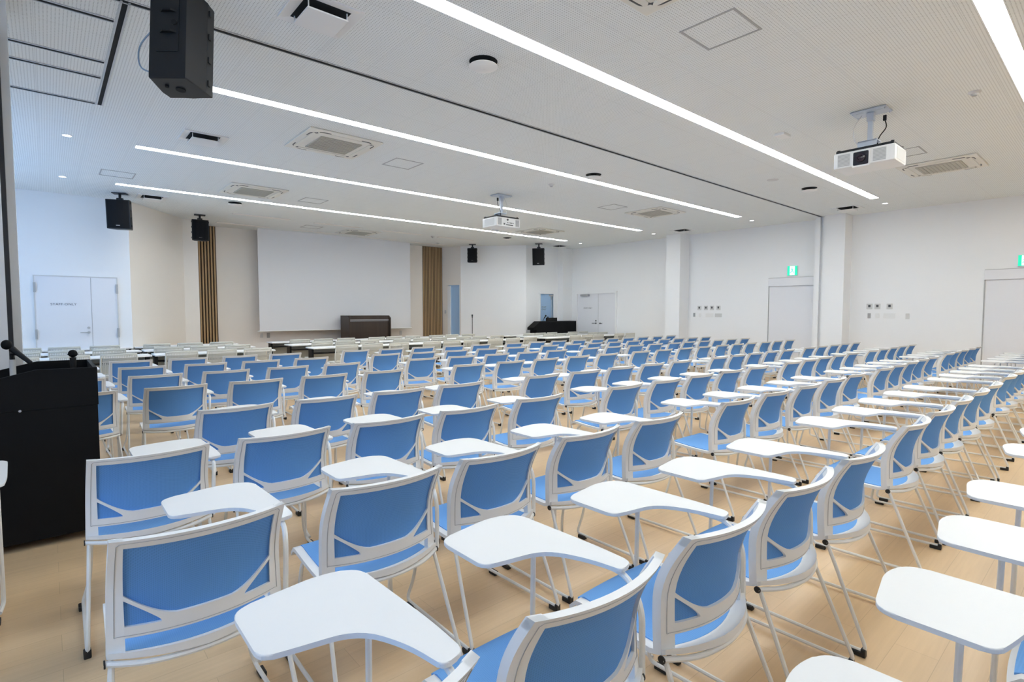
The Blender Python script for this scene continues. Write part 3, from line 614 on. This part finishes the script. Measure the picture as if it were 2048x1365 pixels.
for pts in ([(-.70, .91), (-.216, 1.038)], [(-.216, 1.038), (-.064, 1.077)], [(-.064, 1.077), (.228, 1.075)]):
    for y in (.0, .732): tube(bm, [(p_[0], y+.009, p_[1]+.0005) for p_ in pts], .002, 4)
obj('edge_banding', bm, M['speaker'], t)
bm = bmesh.new(); lathe(bm, [(0, -.003), (.007, -.003), (.007, .002), (0, .002)], 14, (-.139, 0, .84), axis='Y'); obj('key_lock', bm, M['steel'], t)
for x in (LW+.06, .17):
    for y in (.06, .69):
        bm = bmesh.new(); lathe(bm, [(0, -.015), (.026, -.015), (.026, .015), (0, .015)], 16, (x, y, .026), axis='Y'); obj('caster', bm, M['rubber'], t)
def mic(name, base, head, tail, label, grey):
    t = tag(empty(name, base), label, 'microphone'); b_ = Vector(base); h = Vector(head)-b_; q = Vector(tail)-b_; mid = h*.52+q*.48
    bm = bmesh.new(); tube(bm, [q, q+(h-q)*.5, q+(h-q)*.78], .014, 12, rs=[.0125, .0155, .019]); obj('handle', bm, M['black'], t, smooth=True)
    bm = bmesh.new(); bmesh.ops.create_uvsphere(bm, u_segments=18, v_segments=12, radius=.027); bmesh.ops.scale(bm, vec=(1, 1, 1.12), verts=bm.verts); bmesh.ops.translate(bm, vec=h, verts=bm.verts); obj('windscreen', bm, M['grille'], t, smooth=True)
    bm = bmesh.new(); tube(bm, [(0, 0, 0), (0, 0, grey)], .0155, 12); obj('socket_tube', bm, M['lightgrey'], t, smooth=True)
    bm = bmesh.new(); tube(bm, [(0, 0, grey), (0, 0, grey+.035), mid], .013, 10); obj('clip', bm, M['black'], t, smooth=True); return t
mic('hand_microphone', (-.170, 4.5, .945), (-.193, 4.5, 1.222), (-.085, 4.44, 1.108), 'black hand microphone tilted on a clip at the left end of the lectern', .185)
t = tag(empty('hand_microphone', (.122, 4.62, .945)), 'black hand microphone standing upright inside the lectern', 'microphone')
bm = bmesh.new(); tube(bm, [(0, 0, 0), (0, 0, .1), (0, 0, .175)], .016, 12, rs=[.012, .016, .019]); obj('handle', bm, M['black'], t, smooth=True)
bm = bmesh.new(); bmesh.ops.create_uvsphere(bm, u_segments=18, v_segments=12, radius=.0255); bmesh.ops.translate(bm, vec=(0, 0, .20), verts=bm.verts); tube(bm, [(0, 0, .192), (0, 0, .199)], .028, 16); obj('windscreen', bm, M['grille'], t, smooth=True)

# ------------------------------------------------------------------ blue tablet chair
def backprof(v):      # v 0..1 from hinge to top -> (y, z, halfwidth, sag)
    z = .437+v*(.800-.437)
    y = .082+.008*math.sin(min(v/.42, 1)*PI/2) if v < .42 else .090*(math.cos((v-.42)/.58*PI/2)**1.0) if v < 1 else 0
    hw = .240-.011*v
    sag = .053+.020*math.sin(v*PI)
    return y, z, hw, sag
def BP(u, v, off=0.0):
    y, z, hw, sag = backprof(v); return Vector((u*hw, y-sag*(1-u*u)+off, z))
def back_frame(simple=False):
    """white frame as a sheet with openings, given thickness"""
    bm = bmesh.new()
    # side posts
    NU = 1; nv = 14
    def strip(fn0, fn1, n, th=.017):
        """band between two curves fn0(t),fn1(t)->(u,v); closed solid of thickness th along y"""
        R = []
        for i in range(n+1):
            t_ = i/n; p = BP(*fn0(t_)); q = BP(*fn1(t_)); o_ = Vector((0, th, 0))
            R.append([bm.verts.new(x) for x in (p, q, q+o_, p+o_)])
        for a_, b_ in zip(R, R[1:]):
            for k in range(4): bm.faces.new((a_[k], a_[(k+1) % 4], b_[(k+1) % 4], b_[k]))
        bm.faces.new(R[0][::-1]); bm.faces.new(R[-1])
    for s in (-1, 1):
        strip(lambda t_: (s*1.0, t_), lambda t_: (s*(.82+.045*t_), t_), nv, .028)
    strip(lambda t_: (-1+2*t_, 1.0), lambda t_: (-1+2*t_, .925), 16, .024)
    strip(lambda t_: (-.85+1.7*t_, .235), lambda t_: (-.85+1.7*t_, .145), 12, .014)
    up = lambda u: .285+.205*max(0, (abs(u)-.3)/.55)**1.5
    strip(lambda t_: (-.47+.94*t_, up(-.47+.94*t_)), lambda t_: (-.47+.94*t_, .230), 12, .013)
    for s in (-1, 1):   # curved struts
        strip(lambda t_: (s*(.86-.41*t_), up(.86-.41*t_)), lambda t_: (s*(.86-.41*t_), .235+.215*max(0, (.41-.41*t_)/.4)**.85), 8, .012)
    bmesh.ops.remove_doubles(bm, verts=bm.verts, dist=1e-5)
    return bm
def back_mesh():
    bm = bmesh.new(); nu, nv = 14, 10; V = []
    for j in range(nv+1):
        v = .19+(.945-.19)*j/nv; V.append([bm.verts.new(BP((-.86+1.72*i/nu), v, .010)) for i in range(nu+1)])
    for j in range(nv):
        for i in range(nu): bm.faces.new((V[j][i], V[j][i+1], V[j+1][i+1], V[j+1][i]))
    return bm
def seat_pt(a_, b_, off=0):   # a -1..1 across, b 0 (rear)..1 (front)
    hw = .238-.013*b_; yr = .070-.078*(1-a_*a_); yf = .47-.015*a_*a_
    y = yr+(yf-yr)*b_
    z = .437+.022*b_-.018*math.sin(PI*b_)*(1-a_*a_*.7)+(.022*max(0, 1-b_/.12)) - .035*max(0, (b_-.88)/.12)**2
    return Vector((a_*hw, y, z+off))
def seat_shell():
    bm = bmesh.new(); nu, nv = 10, 14; T_ = []; B_ = []
    for j in range(nv+1):
        T_.append([bm.verts.new(seat_pt(-1+2*i/nu, j/nv)) for i in range(nu+1)])
        B_.append([bm.verts.new(seat_pt(-1+2*i/nu, j/nv, -.016-.012*(1-abs(-1+2*i/nu)))) for i in range(nu+1)])
    for j in range(nv):
        for i in range(nu):
            bm.faces.new((T_[j][i], T_[j][i+1], T_[j+1][i+1], T_[j+1][i])); bm.faces.new((B_[j][i], B_[j+1][i], B_[j+1][i+1], B_[j][i+1]))
        bm.faces.new((T_[j][0], T_[j+1][0], B_[j+1][0], B_[j][0])); bm.faces.new((T_[j][nu], B_[j][nu], B_[j+1][nu], T_[j+1][nu]))
    for i in range(nu):
        bm.faces.new((T_[0][i], B_[0][i], B_[0][i+1], T_[0][i+1])); bm.faces.new((T_[nv][i], T_[nv][i+1], B_[nv][i+1], B_[nv][i]))
    return bm
def seat_pad():
    bm = bmesh.new(); nu, nv = 10, 12; V = []; W_ = []
    for j in range(nv+1):
        V.append([]); b_ = .115+.85*j/nv
        for i in range(nu+1):
            a_ = (-1+2*i/nu)*.86; V[-1].append(bm.verts.new(seat_pt(a_, b_, .004)))
    for j in range(nv):
        for i in range(nu): bm.faces.new((V[j][i], V[j][i+1], V[j+1][i+1], V[j+1][i]))
    r = bmesh.ops.extrude_face_region(bm, geom=bm.faces[:]); 
    for q in r['geom']:
        if isinstance(q, bmesh.types.BMVert): q.co.z -= .006
    return bm
TZ = .690
TAB = round_poly([(-.030, .655, .05), (.20, .695, .10), (.305, .665, .05), (.318, .30, .10), (.312, .165, .022), (.250, .150, .02), (.232, .26, .08), (.175, .385, .14), (.035, .41, .05), (-.030, .425, .03)], 6)
def foot(bm, x, y, front):
    s = 1 if front else -1
    box(bm, x-.013, x+.013, min(y, y-s*.055), max(y, y-s*.055), 0, .022, bev=.004)
    if not front: box(bm, x-.013, x+.013, y-.002, y+.016, 0, .036, bev=.004)
def make_chair():
    t = empty('tablet_chair')
    obj('backrest_frame', back_frame(), M['plastic'], t, smooth=True)
    obj('backrest_mesh', back_mesh(), M['blue'], t, smooth=True)
    bm = bmesh.new(); lp = [BP(-.93, .16+.79*i/12, -.0006) for i in range(13)]+[BP(-.90+1.8*i/14, .972, -.0006) for i in range(15)]+[BP(.93, .95-.79*i/12, -.0006) for i in range(13)]+[BP(.90-1.8*i/14, .165, -.0006) for i in range(15)]
    tube(bm, [tuple(p) for p in lp+lp[:1]], .0011, 4); obj('frame_seam', bm, M['grey'], t)
    sh = obj('seat_shell', seat_shell(), M['plastic'], t, smooth=True)
    obj('seat_pad', seat_pad(), M['blue_seat'], t, smooth=True)
    bm = bmesh.new(); tube(bm, [(-.243, .078, .428), (-.15, .022, .421, .1), (0, -.004, .419, .1), (.15, .022, .421, .1), (.243, .078, .428)], .009); obj('rear_rail', bm, M['tube'], t, smooth=True)
    for s in (-1, 1):
        bm = bmesh.new(); lathe(bm, [(0, 0), (.012, 0), (.012, s*.004), (0, s*.004)], 12, (s*.243, .078, .428), axis='X'); obj('hinge_cap', bm, M['rubber'], t)
        xo = .255*s
        bm = bmesh.new()
        if s < 0: path = [(xo*.90, .078, .428), (xo, -.095, .022, .035), (xo*.97, .455, .020, .035), (xo*.86, .435, .12, .08), (xo*.80, .385, .40, .03), (xo*.55, .37, .428)]
        else: path = [(xo*.90, .078, .428), (xo, -.095, .022, .035), (xo*.97, .455, .020, .035), (xo*.86, .435, .12, .08), (xo*.80, .385, .40, .03), (xo*.55, .37, .428)]
        tube(bm, path, .008); sl = obj('sled_leg', bm, M['tube'], t, smooth=True)
        for y, fr in ((-.088, False), (.43, True)):
            bm = bmesh.new(); foot(bm, xo, y, fr); obj('rubber_foot', bm, M['rubber'], sl)
    bm = bmesh.new(); prism(bm, TAB, TZ-.006, TZ+.007, bev=.003); obj('writing_tablet', bm, M['tablet'], t)
    bm = bmesh.new(); tube(bm, [(.250, .080, .430), (.258, .088, .61, .06), (.275, .150, TZ-.016, .07), (.275, .30, TZ-.014), (.270, .535, TZ-.014, .04), (.272, .545, .035, .03), (.262, .45, .028)], .009, n=5); obj('tablet_arm', bm, M['tube'], t, smooth=True)
    return t
chair0 = make_chair()
ROWS = [(-.27, 0), (.76, 0), (1.79, 0), (2.82, -.006), (3.84, -.011), (5.27, -.018), (6.36, -.021), (7.43, -.026), (8.45, -.025)]
NEARX = {0: .565, 1: 3.965, 2: 7.38, 3: 10.54}; FARX = {0: .40, 1: 4.08, 2: 7.48, 3: 10.60}
ORD = ['first', 'second', 'third', 'fourth', 'fifth', 'sixth', 'seventh', 'eighth', 'ninth']
BLK = ['left block', 'second block', 'third block', 'block by the right wall']
used = 0
FIX = {}    # the fifteen nearest chairs stand slightly out of line
for r_, row in ((1, ((.568, .742), (1.175, .756), (1.766, .759), (2.361, .757), (2.979, .745))), (2, ((.562, 1.775), (1.188, 1.797), (1.758, 1.808), (2.367, 1.815), (2.98, 1.80))), (3, ((.562, 2.83), (1.149, 2.83), (1.735, 2.81), (2.31, 2.80), (2.98, 2.83)))):
    for k_, q_ in enumerate(row): FIX[(r_, k_)] = q_
for r, (y0, sl) in enumerate(ROWS):
    for b_ in range(4):
        for k in range(5):
            if r >= 5: x = FARX[b_]+k*(.64 if b_ < 3 else .60)
            else: x = NEARX[b_]+k*(.60, .618, .565, .60)[b_]
            if b_ == 3 and r < 3: x = 10.70+k*.565
            if r == 4 and b_ == 0 and k == 0: continue
            cx = x-.229+(random.uniform(-.008, .008) if b_ < 2 else 0); y = y0+sl*x+random.uniform(-.012, .012); rz = random.uniform(-.02, .02)
            if b_ == 0 and (r, k) in FIX: cx, y, rz = FIX[(r, k)][0]-.229, FIX[(r, k)][1], 0.0
            pts = [(cx-.25, y, .8), (cx+.25, y, .8), (cx, y+.66, .7), (cx+.3, y+.6, .7), (cx-.25, y+.45, .45), (cx+.3, y+.2, .7), (cx-.25, y-.09, 0), (cx+.25, y-.09, 0), (cx+.25, y+.45, 0), (cx, y+.4, .45)]
            if not any(-4 < proj(p)[0] < 2052 and -4 < proj(p)[1] < 1369 for p in pts): continue
            if used == 0: o = chair0
            else: o = copy_tree(chair0)
            used += 1; o.location = (cx, y, 0); o.rotation_euler = (0, 0, rz)
            tag(o, 'blue mesh tablet chair, %s from left, %s row from camera, %s' % (ORD[k], ORD[r], BLK[b_]), 'chair', 'blue tablet chairs in rows')
o = copy_tree(chair0); o.location = (-.475, 2.92, 0); o.rotation_euler = (0, 0, 0); tag(o, 'white tablet chair cut off by the left edge in front of the lectern', 'chair', 'blue tablet chairs in rows')
print('blue chairs', used+1)

# ------------------------------------------------------------------ pale grid chairs and tables at the front
def make_pale():
    t = empty('conference_chair')
    bm = bmesh.new(); nu, nv = 10, 10; V = []
    def pp(u, v): return Vector((u*(.224-.012*abs(v-.5)), .05-.06*v-.045*(1-u*u)*(.6+.4*math.sin(v*PI)), .47+v*.30))
    for j in range(nv+1): V.append([bm.verts.new(pp(-1+2*i/nu, j/nv)) for i in range(nu+1)])
    for j in range(nv):
        for i in range(nu): bm.faces.new((V[j][i], V[j][i+1], V[j+1][i+1], V[j+1][i]))
    obj('backrest', bm, M['grid'], t, smooth=True)
    bm = bmesh.new(); R = []
    loop = [pp(-1, j/nv) for j in range(nv+1)]+[pp(-1+2*i/nu, 1)+Vector((0, 0, .022)) for i in range(nu+1)]+[pp(1, 1-j/nv) for j in range(nv+1)]
    tube(bm, [tuple(p) for p in loop], .011, 6); tube(bm, [tuple(pp(-1+2*i/nu, 1)+Vector((0, 0, .008))) for i in range(nu+1)], .013, 6); tube(bm, [tuple(pp(-1+2*i/nu, 0)) for i in range(nu+1)], .014, 6)
    obj('backrest_frame', bm, M['pale'], t, smooth=True)
    bm = bmesh.new(); box(bm, -.215, .215, .04, .46, .43, .462, bev=.012); obj('seat', bm, M['pale'], t, smooth=True)
    for s in (-1, 1):
        bm = bmesh.new(); tube(bm, [(s*.215, .06, .50), (s*.22, -.06, .02, .03), (s*.22, .42, .02, .04), (s*.215, .38, .43)], .011); obj('sled_leg', bm, M['pale'], t, smooth=True)
    return t
def make_table(wd):
    t = empty('folding_table'); h = wd/2
    bm = bmesh.new(); box(bm, -h, h, 0, .45, .70, .728, bev=.006); obj('tabletop', bm, M['table_white'], t, smooth=True)
    obj('modesty_panel', Box(-h+.06, h-.06, .36, .375, .40, .68), M['pale'], t)
    obj('shelf', Box(-h+.06, h-.06, .06, .34, .60, .615), M['black'], t)
    for s in (-1, 1):
        x = s*(h-.035); bm = bmesh.new(); box(bm, x-.02, x+.02, .15, .33, .07, .70); box(bm, x-.022, x+.022, .0, .44, .05, .09, bev=.004); lg = obj('leg', bm, M['black'], t)
        for y in (.02, .42):
            bm = bmesh.new(); lathe(bm, [(0, -.012), (.027, -.012), (.027, .012), (0, .012)], 12, (x, y, .027), axis='X'); obj('caster', bm, M['rubber'], lg)
    return t
TABS = [((-.64, 1.27), (-.33, .22, .79)), ((1.31, 3.19), (1.62, 2.19, 2.76)), ((3.90, 5.80), (4.37, 4.91, 5.49)), ((5.86, 7.70), (6.28, 6.80, 7.34)), ((7.78, 9.62), (8.06, 8.60, 9.18)), ((10.26, 12.20), (10.88, 11.37, 11.85)), ((12.26, 13.80), (12.80, 13.32))]
SEC = ['first column', 'second column', 'third column', 'fourth column', 'fifth column', 'sixth column', 'wall column']
TR = ['nearest table row', 'middle table row', 'table row nearest the stage']
pc0 = make_pale(); first = True; tabs = {}
for r, (yc, yt) in enumerate([(9.90, 10.38), (11.20, 11.65), (12.50, 12.93)]):
    for c, ((x0, x1), cs) in enumerate(TABS):
        sk = .06 if c < 2 else 0
        if c > 4: yt_, yc_ = (10.35, 11.20, 12.05)[r], (9.90, 10.94, 11.78)[r]
        else: yt_, yc_ = yt, yc
        wd = round(x1-x0, 2)
        if wd not in tabs: tb = tabs[wd] = make_table(wd)
        else: tb = copy_tree(tabs[wd])
        tb.location = ((x0+x1)/2, yt_, 0)
        if r == 2 and c == 6: yt_ = yt_
        tag(tb, 'white-topped table with black legs, %s from left, %s' % (SEC[c], TR[r]), 'table', 'white tables in front of the stage')
        for k, x in enumerate(cs):
            o = pc0 if first else copy_tree(pc0); first = False
            o.location = (x+random.uniform(-.015, .015), yc_+sk+random.uniform(-.02, .02), 0); o.rotation_euler = (0, 0, random.uniform(-.015, .015))
            tag(o, 'pale grid-back chair, %s at %s table, %s' % (ORD[k], SEC[c].replace(' column', ''), TR[r]), 'chair', 'pale grid-back chairs at the tables')
